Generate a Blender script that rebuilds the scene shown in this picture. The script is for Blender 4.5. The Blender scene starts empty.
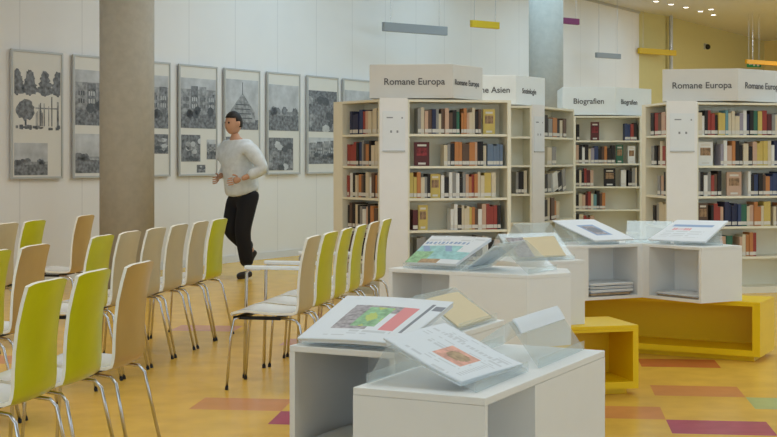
import bpy, bmesh, math, random
from mathutils import Vector, Matrix
random.seed(7)
SC = bpy.context.scene
COL = SC.collection
F = 1350.0; CX = 388.5; HZ = 157.0; CAMH = 1.33

# ------------------------------------------------------------------ materials
def lin(c):
    return tuple(((v/255)/12.92 if v/255 <= .04045 else ((v/255+.055)/1.055)**2.4) for v in c) + (1,)

def mat(name, rgb, rough=.5, metal=0, spec=.4, noise=0, nscale=8, coat=0, bump=0):
    m = bpy.data.materials.new(name); m.use_nodes = True
    nt = m.node_tree; b = nt.nodes['Principled BSDF']
    b.inputs['Roughness'].default_value = rough
    b.inputs['Metallic'].default_value = metal
    b.inputs['Specular IOR Level'].default_value = spec
    if coat: b.inputs['Coat Weight'].default_value = coat
    c = lin(rgb)
    tc = nt.nodes.new('ShaderNodeTexCoord'); n = nt.nodes.new('ShaderNodeTexNoise')
    n.inputs['Scale'].default_value = nscale; n.inputs['Detail'].default_value = 4
    nt.links.new(tc.outputs['Object'], n.inputs['Vector'])
    r = nt.nodes.new('ShaderNodeValToRGB')
    k = noise or .012
    r.color_ramp.elements[0].color = tuple(v*(1-k) for v in c[:3])+(1,)
    r.color_ramp.elements[1].color = tuple(min(1, v*(1+k)) for v in c[:3])+(1,)
    r.color_ramp.elements[0].position = .3; r.color_ramp.elements[1].position = .7
    nt.links.new(n.outputs['Fac'], r.inputs['Fac']); nt.links.new(r.outputs['Color'], b.inputs['Base Color'])
    if bump:
        bp = nt.nodes.new('ShaderNodeBump'); bp.inputs['Strength'].default_value = bump; bp.inputs['Distance'].default_value = .01
        nt.links.new(n.outputs['Fac'], bp.inputs['Height']); nt.links.new(bp.outputs['Normal'], b.inputs['Normal'])
    return m

def emit(name, rgb, s):
    m = bpy.data.materials.new(name); m.use_nodes = True; nt = m.node_tree; nt.nodes.clear()
    e = nt.nodes.new('ShaderNodeEmission'); e.inputs['Color'].default_value = lin(rgb); e.inputs['Strength'].default_value = s
    o = nt.nodes.new('ShaderNodeOutputMaterial'); nt.links.new(e.outputs[0], o.inputs[0]); return m

def acrylic_mat():
    m = bpy.data.materials.new('clear_acrylic'); m.use_nodes = True; nt = m.node_tree; nt.nodes.clear()
    o = nt.nodes.new('ShaderNodeOutputMaterial')
    t = nt.nodes.new('ShaderNodeBsdfTransparent'); t.inputs[0].default_value = (.95, .97, .97, 1)
    d = nt.nodes.new('ShaderNodeBsdfTranslucent'); d.inputs[0].default_value = (.9, .95, .97, 1)
    d2 = nt.nodes.new('ShaderNodeBsdfDiffuse'); d2.inputs[0].default_value = (.9, .95, .97, 1)
    md = nt.nodes.new('ShaderNodeMixShader'); nt.links.new(d.outputs[0], md.inputs[1]); nt.links.new(d2.outputs[0], md.inputs[2])
    g = nt.nodes.new('ShaderNodeBsdfGlossy'); g.inputs['Roughness'].default_value = .08
    m1 = nt.nodes.new('ShaderNodeMixShader'); m1.inputs[0].default_value = .17
    nt.links.new(t.outputs[0], m1.inputs[1]); nt.links.new(md.outputs[0], m1.inputs[2])
    lw = nt.nodes.new('ShaderNodeLayerWeight'); lw.inputs[0].default_value = .3
    mu = nt.nodes.new('ShaderNodeMath'); mu.operation = 'MULTIPLY_ADD'; nt.links.new(lw.outputs['Facing'], mu.inputs[0]); mu.inputs[1].default_value = .16; mu.inputs[2].default_value = .02
    m2 = nt.nodes.new('ShaderNodeMixShader'); nt.links.new(mu.outputs[0], m2.inputs[0])
    nt.links.new(m1.outputs[0], m2.inputs[1]); nt.links.new(g.outputs[0], m2.inputs[2]); nt.links.new(m2.outputs[0], o.inputs[0])
    return m

def wall_mat(name, rgb, pitch):
    m = mat(name, rgb, .7, nscale=1.5, noise=.015); nt = m.node_tree; b = nt.nodes['Principled BSDF']
    tc = nt.nodes.new('ShaderNodeTexCoord'); sx = nt.nodes.new('ShaderNodeSeparateXYZ'); nt.links.new(tc.outputs['Object'], sx.inputs[0])
    def M(op, a, v):
        n = nt.nodes.new('ShaderNodeMath'); n.operation = op; nt.links.new(a, n.inputs[0]); n.inputs[1].default_value = v; return n.outputs[0]
    x = M('DIVIDE', sx.outputs[0], pitch); x = M('FRACT', x, 0); x = M('LESS_THAN', x, .012/pitch)
    mx = nt.nodes.new('ShaderNodeMixRGB'); mx.blend_type = 'MULTIPLY'
    src = b.inputs['Base Color'].links[0].from_socket
    nt.links.new(x, mx.inputs[0]); nt.links.new(src, mx.inputs[1]); mx.inputs[2].default_value = (.84, .84, .85, 1)
    nt.links.new(mx.outputs[0], b.inputs['Base Color'])
    return m

M_ = {}
def P(k, *a, **kw): M_[k] = mat(k, *a, **kw); return M_[k]
P('unit_white', (232, 231, 229), .45); P('bookcase_white', (230, 225, 206), .5); P('panel_white', (233, 232, 232), .5)
P('sign_white', (214, 211, 206), .5); P('sign_cool_lit', (236, 241, 243), .5); P('sign_text', (92, 90, 92), .6)  # cool light on the far signs is put into a paler copy of sign_white
P('yellow', (238, 198, 2), .42)
P('chrome', (200, 200, 202), .22, 1); P('black', (18, 18, 20), .5)
P('lime', (188, 190, 4), .3, coat=.3, noise=.05); P('beech', (182, 150, 90), .33, coat=.25, noise=.08, nscale=5)
P('greige', (190, 176, 142), .33, coat=.25, noise=.06, nscale=5)
P('shell_white', (236, 238, 240), .25, coat=.4); P('shell_edge', (240, 237, 226), .5)
P('concrete', (174, 170, 160), .8, noise=.06, nscale=14, bump=.15)
P('paper', (226, 230, 235), .75); P('text_grey', (206, 209, 213), .75); P('text_dark', (138, 141, 149), .75)
P('ink_red', (226, 148, 150), .7); P('ink_green', (150, 190, 150), .7, noise=.3, nscale=40); P('ink_orange', (222, 168, 150), .7, noise=.25, nscale=40); P('ink_grey', (168, 162, 166), .7, noise=.4, nscale=60)
P('ink_teal', (160, 205, 208), .7, noise=.2, nscale=30); P('ink_blue', (150, 172, 205), .7); P('ink_tan', (176, 150, 120), .7, noise=.3, nscale=50); P('ink_lime', (190, 205, 120), .7)
P('page_cream', (222, 205, 170), .75)
P('label_white', (212, 206, 196), .7); P('pages', (226, 216, 195), .8)
P('print_mid', (148, 150, 153), .6, noise=.45, nscale=18); P('print_dark', (118, 121, 126), .6, noise=.6, nscale=22); P('print_light', (188, 190, 193), .6, noise=.2, nscale=6)
P('print_deep', (88, 92, 98), .6, noise=.3, nscale=20); P('mount', (222, 219, 212), .7); P('frame_grey', (186, 186, 184), .45, .2)
P('skin', (196, 150, 122), .55); P('hair', (32, 27, 26), .6); P('shirt', (220, 227, 233), .85, noise=.08, nscale=20); P('trousers', (24, 24, 30), .85); P('shoe', (44, 40, 40), .5)
P('bar_grey', (148, 152, 155), .5); P('bar_yellow', (214, 178, 30), .5); P('bar_purple', (110, 35, 75), .5); P('green_sign', (30, 130, 70), .5); P('orange_bar', (222, 160, 20), .5)
P('ceiling', (212, 214, 224), .8); P('yellow_wall', (204, 194, 136), .7); P('end_wall', (226, 205, 140), .7)
P('baseboard', (222, 222, 222), .6)
M_['acrylic'] = acrylic_mat(); M_['lamp'] = emit('lamp_lens', (255, 250, 235), 6)
M_['wall'] = wall_mat('white_wall', (233, 231, 229), .9)

# floor linoleum
P('lino', (230, 183, 76), .27, spec=.65, noise=.09, nscale=5); P('lino_orange', (214, 143, 84), .27, noise=.06, nscale=6); P('lino_purple', (178, 74, 104), .27, noise=.08, nscale=10)
P('lino_green', (178, 190, 128), .27, noise=.06); P('lino_red', (198, 100, 62), .27, noise=.06); P('lino_pink', (208, 150, 120), .27, noise=.06)

# ------------------------------------------------------------------ object helpers
class MB:
    def __init__(self): self.v = []; self.f = []; self.m = []; self.mats = []
    def mi(self, k):
        k = M_[k] if isinstance(k, str) else k
        if k not in self.mats: self.mats.append(k)
        return self.mats.index(k)
    def poly(self, pts, k):
        i = len(self.v); self.v += [tuple(p) for p in pts]; self.f.append(tuple(range(i, i+len(pts)))); self.m.append(self.mi(k))
    def box(self, a, b, k, M=None):
        x0, y0, z0 = a; x1, y1, z1 = b
        c = [(x0,y0,z0),(x1,y0,z0),(x1,y1,z0),(x0,y1,z0),(x0,y0,z1),(x1,y0,z1),(x1,y1,z1),(x0,y1,z1)]
        if M: c = [M @ Vector(p) for p in c]
        for q in ((0,3,2,1),(4,5,6,7),(0,1,5,4),(1,2,6,5),(2,3,7,6),(3,0,4,7)): self.poly([c[i] for i in q], k)
    def prism(self, poly, z0, z1, k):
        n = len(poly)
        self.poly([(p[0],p[1],z1) for p in poly], k); self.poly([(p[0],p[1],z0) for p in reversed(poly)], k)
        for i in range(n):
            p, q = poly[i], poly[(i+1) % n]
            self.poly([(p[0],p[1],z0),(q[0],q[1],z0),(q[0],q[1],z1),(p[0],p[1],z1)], k)
    def tube(self, pts, r, k, n=8, cap=True):
        pts = [Vector(p) for p in pts]; rings = []
        if not hasattr(r, '__len__'): r = [r]*len(pts)
        up = None
        for i, p in enumerate(pts):
            d = (pts[min(i+1, len(pts)-1)] - pts[max(i-1, 0)]).normalized()
            if up is None: up = d.orthogonal().normalized()
            up = (up - d*up.dot(d)).normalized(); s = d.cross(up)
            rings.append([p + (up*math.cos(a)+s*math.sin(a))*r[i] for a in [2*math.pi*j/n for j in range(n)]])
        b = len(self.v); mi = self.mi(k)
        for rg in rings: self.v += [tuple(q) for q in rg]
        for i in range(len(rings)-1):
            for j in range(n):
                self.f.append((b+i*n+j, b+i*n+(j+1) % n, b+(i+1)*n+(j+1) % n, b+(i+1)*n+j)); self.m.append(mi)
        if cap:
            self.f.append(tuple(b+j for j in reversed(range(n)))); self.m.append(mi)
            self.f.append(tuple(b+(len(rings)-1)*n+j for j in range(n))); self.m.append(mi)
    def grid(self, fn, nu, nv, kf, flip=False):
        b = len(self.v)
        for j in range(nv+1):
            for i in range(nu+1): self.v.append(tuple(fn(i/nu, j/nv)))
        for j in range(nv):
            for i in range(nu):
                q = (b+j*(nu+1)+i, b+j*(nu+1)+i+1, b+(j+1)*(nu+1)+i+1, b+(j+1)*(nu+1)+i)
                self.f.append(tuple(reversed(q)) if flip else q); self.m.append(self.mi(kf((i+.5)/nu, (j+.5)/nv)))
    def build(self, name, parent=None, smooth=False, bevel=0, weld=True, org=None):
        me = bpy.data.meshes.new(name)
        vs = self.v if org is None else [tuple(Vector(p)-Vector(org)) for p in self.v]
        me.from_pydata(vs, [], self.f)
        for m in self.mats: me.materials.append(m)
        me.polygons.foreach_set('material_index', self.m)
        if weld or smooth:
            bm = bmesh.new(); bm.from_mesh(me); bmesh.ops.remove_doubles(bm, verts=bm.verts, dist=1e-5)
            bm.to_mesh(me); bm.free()
        if smooth: me.polygons.foreach_set('use_smooth', [True]*len(me.polygons))
        o = bpy.data.objects.new(name, me); COL.objects.link(o)
        if org is not None: o.location = org
        if parent: o.parent = parent
        if bevel:
            b = o.modifiers.new('bevel', 'BEVEL'); b.width = bevel; b.segments = 2; b.limit_method = 'ANGLE'; b.angle_limit = math.radians(40)
        return o

def tag(o, label=None, cat=None, group=None, kind=None):
    if label: o['label'] = label
    if cat: o['category'] = cat
    if group: o['group'] = group
    if kind: o['kind'] = kind
    return o
def thing(name, loc, label, cat, rz=0, group=None):
    o = bpy.data.objects.new(name, None); COL.objects.link(o); o.location = loc; o.rotation_euler = (0, 0, rz)
    o.empty_display_size = .1
    return tag(o, label, cat, group)
def copy_tree(o, parent=None):
    c = o.copy(); COL.objects.link(c); c.parent = parent
    for ch in [x for x in list(COL.objects) if x.parent == o]: copy_tree(ch, c)
    return c
def struct(mb, name, **kw): return tag(mb.build(name, **kw), kind='structure')

# ------------------------------------------------------------------ setting
TA, TB = .495, .3475; A0, B0 = .61, 6.955
aax, bax = Vector((.9934, -.1149)), Vector((.1149, .9934))
special = {(0,2):'lino_orange', (0,-1):'lino_purple', (1,1):'lino_green', (0,5):'lino_red', (-1,0):'lino_orange',
           (-4,-1):'lino_purple', (-5,0):'lino_orange', (-5,7):'lino_pink', (-9,4):'lino_orange', (3,4):'lino_orange',
           (-7,9):'lino_pink', (2,-4):'lino_green', (-8,-3):'lino_purple', (4,-2):'lino_red', (-2,-9):'lino_orange', (-12,10):'lino_orange'}
mb = MB()
def fl(i, j):
    p = aax*(A0+i*TA) + bax*(B0+j*TB); return (p.x, p.y, 0)
I0, I1, J0, J1 = -14, 8, -14, 14
for i in range(I0, I1):
    for j in range(J0, J1):
        mb.poly([fl(i,j), fl(i+1,j), fl(i+1,j+1), fl(i,j+1)], special.get((i,j), 'lino'))
L = -60; H = 60
for (a,b,c,d) in ((L,L,H,J0),(L,J1,H,110),(L,J0,I0,J1),(I1,J0,H,J1)):
    mb.poly([fl(a,b), fl(c,b), fl(c,d), fl(a,d)], 'lino')
struct(mb, 'floor')

CEIL = 4.45
wu = Vector((.5257, .8507)); w0 = Vector((-1.943, 17.09))
def wall_pt(t): return w0 + wu*t
def wall_px(px):
    k = (px-CX)/F; return (k*w0.y - w0.x)/(wu.x - k*wu.y)
wn = Vector((wu.y, -wu.x))     # towards the room
tc_ = wall_px(639); ta_ = -24
ang_w = math.atan2(wu.y, wu.x)
mb = MB(); mb.box((ta_, 0, 0), (tc_, .15, CEIL), 'wall')
wl = struct(mb, 'wall_left'); wl.location = (w0.x, w0.y, 0); wl.rotation_euler = (0, 0, ang_w)
mb = MB(); mb.box((ta_, -.012, 0), (tc_, -.0005, .09), 'baseboard')
bl = struct(mb, 'baseboard_left'); bl.location = (w0.x, w0.y, 0); bl.rotation_euler = (0, 0, ang_w)
def wallseg(name, p, q, k, th=.15):
    p, q = Vector(p), Vector(q); d = (q-p); mb = MB(); mb.box((0, 0, 0), (d.length, th, CEIL), k)
    o = struct(mb, name); o.location = (p.x, p.y, 0); o.rotation_euler = (0, 0, math.atan2(d.y, d.x)); return o
c1 = wall_pt(tc_); c2 = Vector((6.16, 29.9)); c3 = c2 + wu*7.5
wallseg('wall_recess', c1+wu*.002, c2, 'yellow_wall'); wallseg('wall_yellow', c2, c3, 'yellow_wall'); wallseg('wall_back', c3, (22, 31), 'end_wall')
mb = MB(); mb.box((-26, -6, CEIL), (26, 46, CEIL+.2), 'ceiling'); struct(mb, 'ceiling')
# fine shadow gap profile where the wall meets the ceiling
mb = MB(); mb.box((ta_, -.03, CEIL-.05), (tc_, -.001, CEIL-.001), 'frame_grey')
tr = struct(mb, 'trim_1'); tr.location = (w0.x, w0.y, 0); tr.rotation_euler = (0, 0, ang_w)

# concrete columns
def column(px, s, dia, label):
    y = F/s; x = (px-CX)/s; mb = MB(); n = 40
    mb.prism([(dia/2*math.cos(2*math.pi*i/n), dia/2*math.sin(2*math.pi*i/n)) for i in range(n)], 0, CEIL, 'concrete')
    o = mb.build('concrete_column'); o.location = (x, y, 0)
    for p in o.data.polygons: p.use_smooth = len(p.vertices) == 4
    return tag(o, label, 'column', kind='structure')
column(127, 100, .54, 'round concrete column in front of the framed photographs')
column(546, 66, .52, 'round concrete column behind the bookcase signs')

# ------------------------------------------------------------------ framed exhibition panels on the wall
def panel(px0, px1, prints, label, extra=None):
    t0, t1 = wall_px(px0), wall_px(px1); w = t1-t0
    zb, zt = 1.10, 2.445
    root = thing('exhibition_panel', (wall_pt(t0).x+wn.x*.03, wall_pt(t0).y+wn.y*.03, zb), label, 'exhibition panel', ang_w, 'framed black and white photo panels on the wall')
    h = zt-zb
    m = MB(); m.box((.02, -.004, .02), (w-.02, .0, h-.02), 'mount'); m.build('mount_board', root)
    m = MB(); f = .022
    m.box((0, -.014, 0), (w, 0.012, f), 'frame_grey'); m.box((0, -.014, h-f), (w, .012, h), 'frame_grey')
    m.box((0, -.014, f), (f, .012, h-f), 'frame_grey'); m.box((w-f, -.014, f), (w, .03, h-f), 'frame_grey')
    m.build('frame', root)
    rnd = random.Random(label)
    for (a, b, c, d, kind) in prints:
        m = MB(); X0, X1, Z0, Z1 = a*w, b*w, c*h, d*h; y = -.006
        base = {'trees':'mount', 'house':'print_mid', 'field':'print_light', 'street':'print_mid', 'dark':'print_dark', 'tower':'print_light'}[kind]
        m.box((X0, y, Z0), (X1, -.0045, Z1), base)
        def R(x0, x1, z0, z1, k, lay=1):
            m.poly([(X0+x0*(X1-X0), y-.0006*lay, Z0+z0*(Z1-Z0)), (X0+x1*(X1-X0), y-.0006*lay, Z0+z0*(Z1-Z0)), (X0+x1*(X1-X0), y-.0006*lay, Z0+z1*(Z1-Z0)), (X0+x0*(X1-X0), y-.0006*lay, Z0+z1*(Z1-Z0))], k)
        def blob(cx, cz, rx, rz, k, lay=1):
            pts = []
            for i in range(22):
                a_ = 2*math.pi*i/22; rr = 1+rnd.uniform(-.16, .16)
                pts.append((X0+min(1, max(0, cx+rx*rr*math.cos(a_)))*(X1-X0), y-.0006*lay, Z0+min(1, max(0, cz+rz*rr*math.sin(a_)))*(Z1-Z0)))
            m.poly(pts, k)
        if kind == 'trees':
            for cx in (.06, .33, .66, .95):
                for q in range(4): blob(cx, .64+.075*q, .17-.03*q, .075, 'print_dark', 2+q)
                R(cx-.02, cx+.02, .55, .66, 'print_deep')
            blob(.24, .34, .19, .15, 'print_dark', 2); R(.22, .26, .1, .3, 'print_deep')
            for k in range(14):
                x = rnd.uniform(.42, .95); R(x, x+.018, .1, rnd.uniform(.3, .5), 'print_mid', 2)
            for k in range(24):
                x = rnd.random()*.95; R(x, x+.05, .04+rnd.random()*.03, .08+rnd.random()*.04, 'print_dark', 3)
            R(.45, .95, .36, .38, 'print_mid', 3); R(.55, .57, .1, .45, 'print_deep', 3); R(.8, .82, .1, .55, 'print_deep', 3)
        elif kind in ('house', 'street'):
            R(0, 1, .78, 1, 'print_light'); R(0, 1, 0, .3, 'print_dark')
            n = 4
            for i in range(n):
                R(.04+i*.24, .24+i*.24, .28, .6+.3*rnd.random(), 'print_dark' if i % 2 else 'print_mid', 2)
                for q in range(3):
                    for zz in (.4, .54): R(.07+i*.24+q*.055, .1+i*.24+q*.055, zz, zz+.08, 'print_deep' if i % 2 == 0 else 'print_light', 3)
            for k in range(5): blob(rnd.random(), .26+.1*rnd.random(), .09, .09, 'print_deep', 4)
        elif kind == 'tower':
            R(0, 1, 0, .2, 'print_dark'); m.poly([(X0+x*(X1-X0), y-.001, Z0+z*(Z1-Z0)) for x, z in ((.1,.15),(.9,.15),(.88,.36),(.52,.72),(.48,.72),(.12,.36))], 'print_mid')
            R(.49, .51, .7, .95, 'print_deep', 2)
            for q in range(4): R(.2+.03*q, .8-.03*q, .22+.09*q, .24+.09*q, 'print_deep', 3)
        elif kind == 'field':
            R(0, 1, 0, .33, 'print_dark'); R(0, 1, .33, .42, 'print_mid', 2)
            for k in range(6): blob(rnd.random(), .36+.08*rnd.random(), .1, .09, 'print_dark', 3)
        else:
            for k in range(10): blob(rnd.random(), rnd.random()*.8, .13, .1, rnd.choice(['print_mid', 'print_deep', 'print_light']), 1+k % 5)
        m.build('photo_print', root, weld=False)
    return root
panel(8.5, 60.3, [(.06,.95,.36,.88,'trees'),(.06,.7,.03,.28,'field')], 'leftmost framed panel with black tree drawings and a small landscape photo')
panel(70.5, 117, [(.05,.95,.43,.88,'house'),(.05,.95,.04,.36,'field')], 'framed panel half hidden by the left edge of the near concrete column')
panel(125.5, 168, [(.05,.95,.42,.88,'street'),(.35,.95,.20,.37,'dark')], 'framed panel half hidden by the right edge of the near concrete column')
panel(176.6, 215, [(.05,.96,.43,.88,'street'),(.06,.55,.13,.37,'dark'),(.72,.96,.15,.33,'street'),(.46,.68,.03,.1,'dark')], 'framed panel with four photographs to the left of the walking person')
panel(222, 257.8, [(.05,.95,.43,.9,'tower'),(.05,.45,.08,.36,'dark')], 'framed panel showing a pointed tower, behind the walking person\'s head')
panel(265, 298, [(.05,.95,.43,.88,'field'),(.05,.78,.04,.36,'dark')], 'framed panel with a hazy field photo just right of the walking person')
panel(305, 336.3, [(.05,.95,.43,.85,'dark'),(.05,.95,.10,.37,'street')], 'framed panel with dark photos beside the left bookcase')
panel(341, 372, [(.05,.95,.43,.88,'field'),(.05,.95,.06,.36,'house')], 'framed panel mostly hidden behind the left bookcase')

# ------------------------------------------------------------------ hanging coloured bars
def hang_bar(px0, px1, y, s, k, label, th=.12, ang=None):
    px0w = (px0-CX)/s; Y = F/s; z = CAMH+(HZ-y)/s
    x0 = px0w; d = Vector((math.cos(math.radians(38)), math.sin(math.radians(38))))
    kk = (px1-CX)/F; t = (kk*Y - x0)/(d.x - kk*d.y)
    root = thing('hanging_bar', (x0, Y, z), label, 'hanging bar', math.radians(38), 'coloured bars hung high along the wall')
    m = MB(); m.box((0, -.03, -th/2), (t, .03, th/2), k); m.build('bar_body', root, bevel=.006)
    for q in (.12, .88):
        m = MB(); m.tube([(t*q, 0, th/2), (t*q, 0, CEIL-z)], .004, 'chrome', 6); m.build('suspension_wire', root)
hang_bar(383, 446.5, 26.5, 70, 'bar_grey', 'long light grey bar above the left Romane Europa sign', .13)
hang_bar(471, 498.5, 23.5, 64, 'bar_yellow', 'short yellow bar right of the long grey bar', .11)
hang_bar(556, 578.5, 20, 56, 'bar_purple', 'purple bar partly behind the far concrete column', .11)
hang_bar(596, 620, 55, 52, 'bar_grey', 'short grey bar on the wall right of the far column', .1)
hang_bar(638.5, 675.5, 50.5, 47, 'bar_yellow', 'yellow bar in front of the yellow wall', .12)
hang_bar(746, 800, 61.5, 47, 'orange_bar', 'orange yellow bar at the right edge of the photo', .09)

# downlights
for px, y, lb in ((656,1,'first downlight from the left on the ceiling'),(671,4,'second downlight from the left on the ceiling'),(686,7,'third downlight from the left on the ceiling'),
              (700.5,11,'downlight to the lower left of the close pair'),(711,9,'upper one of the close pair of downlights'),(713.5,14.5,'lower one of the close pair of downlights'),(772,46,'lone downlight near the right edge')):
    s = (HZ-y)/(CEIL-CAMH); root = thing('downlight', ((px-CX)/s, F/s, CEIL), lb, 'ceiling light', 0, 'recessed round ceiling lights')
    m = MB(); n = 20; r = .05
    ring = lambda rr, z: [(rr*math.cos(2*math.pi*i/n), rr*math.sin(2*math.pi*i/n), z) for i in range(n)]
    a, b, c = ring(r+.02, -.001), ring(r+.015, -.015), ring(r, -.012)
    for i in range(n):
        j = (i+1) % n; m.poly([a[i], a[j], b[j], b[i]], 'panel_white'); m.poly([b[i], b[j], c[j], c[i]], 'panel_white')
    m.build('trim_ring', root)
    m = MB(); m.poly(list(reversed(ring(r, -.012))), 'lamp'); m.build('lens', root)
# small dark camera on yellow wall
k = (704.5-CX)/F; t = (k*c2.y-c2.x)/(wu.x-k*wu.y); p = c2+wu*t; s = F/p.y
root = thing('security_camera', (p.x+wn.x*.02, p.y+wn.y*.02, CAMH+(HZ-47)/s), 'small dark dome camera mounted on the yellow wall', 'camera')
bm = bmesh.new(); bmesh.ops.create_uvsphere(bm, u_segments=16, v_segments=10, radius=.065); me = bpy.data.meshes.new('dome'); bm.to_mesh(me); bm.free(); me.materials.append(M_['black'])
o = bpy.data.objects.new('dome', me); COL.objects.link(o); o.parent = root; o.location = (wn.x*.06, wn.y*.06, 0)
m = MB(); m.box((-.06, -.02, -.06), (.06, .02, .08), 'frame_grey', Matrix.Rotation(ang_w, 4, 'Z')); m.build('mounting_plate', root)
# service pipe at the yellow corner
m = MB(); q = c2+wn*.10; m.tube([(q.x, q.y, 0), (q.x, q.y, CEIL)], .045, 'frame_grey', 12); tag(m.build('service_pipe', smooth=False), 'thin grey vertical pipe running down the yellow wall corner', 'pipe')
# emergency exit sign
s = 46.; root = thing('exit_sign', ((747-CX)/s, F/s, CAMH+(HZ-64)/s), 'small green emergency exit sign hanging above the right bookcase sign', 'exit sign')
m = MB(); m.box((0, -.02, -.07), (.30, .02, .07), 'green_sign'); m.build('sign_box', root)
m = MB()
for (a,b,c,d) in ((.05,.11,-.012,.012),(.13,.17,-.045,-.005),(.145,.165,-.005,.03),(.21,.26,-.05,.045)): m.box((a,-.024,c),(b,-.0205,d),'label_white')
m.poly([(.03,-.022,0),(.06,-.022,-.03),(.06,-.022,.03)], 'label_white'); m.build('pictogram', root)
for q in (.04, .26):
    m = MB(); m.tube([(q,0,.07),(q,0,CEIL-root.location.z)], .004, 'chrome', 6); m.build('suspension_wire', root)

# ------------------------------------------------------------------ polygon units (bookcases, display boxes, benches)
def carcass(mb, poly, z0, z1, openings, k, kin=None, top=True):
    """poly counter-clockwise seen from above; openings {edge: [(t0,t1,za,zb,depth)]} stacked bottom to top, same t0,t1"""
    n = len(poly); kin = kin or k
    if top: mb.poly([(p[0],p[1],z1) for p in poly], k)
    mb.poly([(p[0],p[1],z0) for p in reversed(poly)], k)
    for i in range(n):
        p, q = Vector(poly[i]), Vector(poly[(i+1) % n]); e = (q-p); ln = e.length; e = e/ln; inn = Vector((-e.y, e.x))
        W = lambda a, z, d=0: (p.x+e.x*a+inn.x*d, p.y+e.y*a+inn.y*d, z)
        ops = openings.get(i)
        if not ops: mb.poly([W(0,z0), W(ln,z0), W(ln,z1), W(0,z1)], k); continue
        a0, a1 = ops[0][0]*ln, ops[0][1]*ln
        mb.poly([W(0,z0), W(a0,z0), W(a0,z1), W(0,z1)], k); mb.poly([W(a1,z0), W(ln,z0), W(ln,z1), W(a1,z1)], k)
        zc = z0
        for (_, _, za, zb, dp) in ops:
            mb.poly([W(a0,zc), W(a1,zc), W(a1,za), W(a0,za)], k); zc = zb
            mb.poly([W(a0,za,dp), W(a1,za,dp), W(a1,zb,dp), W(a0,zb,dp)], kin)
            mb.poly([W(a0,za), W(a1,za), W(a1,za,dp), W(a0,za,dp)], kin); mb.poly([W(a0,zb,dp), W(a1,zb,dp), W(a1,zb), W(a0,zb)], kin)
            mb.poly([W(a0,za), W(a0,za,dp), W(a0,zb,dp), W(a0,zb)], kin); mb.poly([W(a1,za,dp), W(a1,za), W(a1,zb), W(a1,zb,dp)], kin)
        mb.poly([W(a0,zc), W(a1,zc), W(a1,z1), W(a0,z1)], k)

def inset(poly, d):
    c = sum((Vector(p) for p in poly), Vector((0,0)))/len(poly)
    out = []
    n = len(poly)
    for i in range(n):
        a, b, c_ = Vector(poly[i-1]), Vector(poly[i]), Vector(poly[(i+1) % n])
        e1, e2 = (b-a).normalized(), (c_-b).normalized(); n1, n2 = Vector((-e1.y, e1.x)), Vector((-e2.y, e2.x))
        bis = n1+n2; bis = bis/max(.3, bis.length_squared)*2
        out.append(b+bis*d)
    return out

def uv(u, v): return Vector((.899*u+.438*v, -.438*u+.899*v))

def display_box(name, poly, z0, z1, openings, label, k, plinth=False, cat='display unit', group=None):
    c = sum((Vector(p) for p in poly), Vector((0,0)))/len(poly)
    root = thing(name, (c.x, c.y, z0), label, cat, 0, group); lp = [Vector(p)-c for p in poly]
    h = z1-z0; zz = 0
    if plinth:
        m = MB(); m.prism(inset(lp, .05), 0, .035, k); m.build('plinth', root); zz = .0352
    m = MB(); m.prism(lp, h-.019, h, k); m.build('top_panel', root, bevel=.002)
    m = MB(); carcass(m, lp, zz, h-.0193, {e: [(a, b, zz+.02 if za is None else za, h-.0195 if zb is None else zb, d) for (a,b,za,zb,d) in v] for e, v in openings.items()}, k); m.build('carcass', root)
    return root, c

ZB, ZT = .39, .75
G1 = 'white open-sided newspaper display boxes'
# front cluster
near = [uv(-1.571, 3.02), uv(-1.213, 3.02), uv(-1.19, 3.925), uv(-1.56, 3.925)]
left = [uv(-2.095, 3.605), uv(-1.735, 3.605), uv(-1.735, 4.505), uv(-2.095, 4.505)]
display_box('display_box', near, ZB, ZT, {1: [(.018, .365, None, None, .33)]}, 'nearest white display box, with a folded newspaper on an acrylic stand', 'unit_white', group=G1)
display_box('display_box', left, ZB, ZT, {0: [(.05, .95, None, None, .5)]}, 'white display box behind the nearest one, carrying a broad newspaper', 'unit_white', group=G1)
display_box('bench', [uv(-1.57, 3.03), uv(-1.215, 3.03), uv(-1.195, 3.92), uv(-1.56, 3.92)], 0, ZB-.0003, {1: [(.03, .97, None, None, .3)]}, 'yellow bench carrying the nearest white display box', 'yellow', True, 'bench', 'yellow open benches')
display_box('bench', left, 0, ZB-.0003, {0: [(.05, .95, None, None, .5)]}, 'yellow bench under the display box with the broad newspaper', 'yellow', True, 'bench', 'yellow open benches')
# middle cluster
M1 = [Vector(p) for p in ((0, 7.04), (.679, 6.62), (.915, 6.767), (.93, 7.02), (.206, 7.383))]
M2 = [Vector(p) for p in ((.70, 7.42), (1.105, 7.60), (.935, 7.97), (.53, 7.79))]
display_box('display_box', M1, ZB, ZT, {0: [(.03, .455, None, None, .30)]}, 'cream five-sided display box in front of the left Romane Europa bookcase', 'unit_white', group=G1)
display_box('display_box', M2, ZB, ZT, {}, 'closed cream display box standing on the middle yellow bench', 'unit_white', group=G1)
display_box('bench', M1, 0, ZB-.0003, {0: [(.03, .97, None, None, .3)]}, 'yellow bench under the five-sided cream box', 'yellow', True, 'bench', 'yellow open benches')
bd = Vector((math.cos(math.radians(14)), math.sin(math.radians(14)))); bn = Vector((-bd.y, bd.x)); br = Vector((1.40, 7.56))
mid = [br-bd*.72, br, br+bn*.42, br+bn*.42-bd*.72]
display_box('bench', mid, 0, ZB-.0003, {0: [(.04, .955, .075, ZB-.035, .34)]}, 'middle yellow open bench just right of the nearest white box', 'yellow', True, 'bench', 'yellow open benches')
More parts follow.
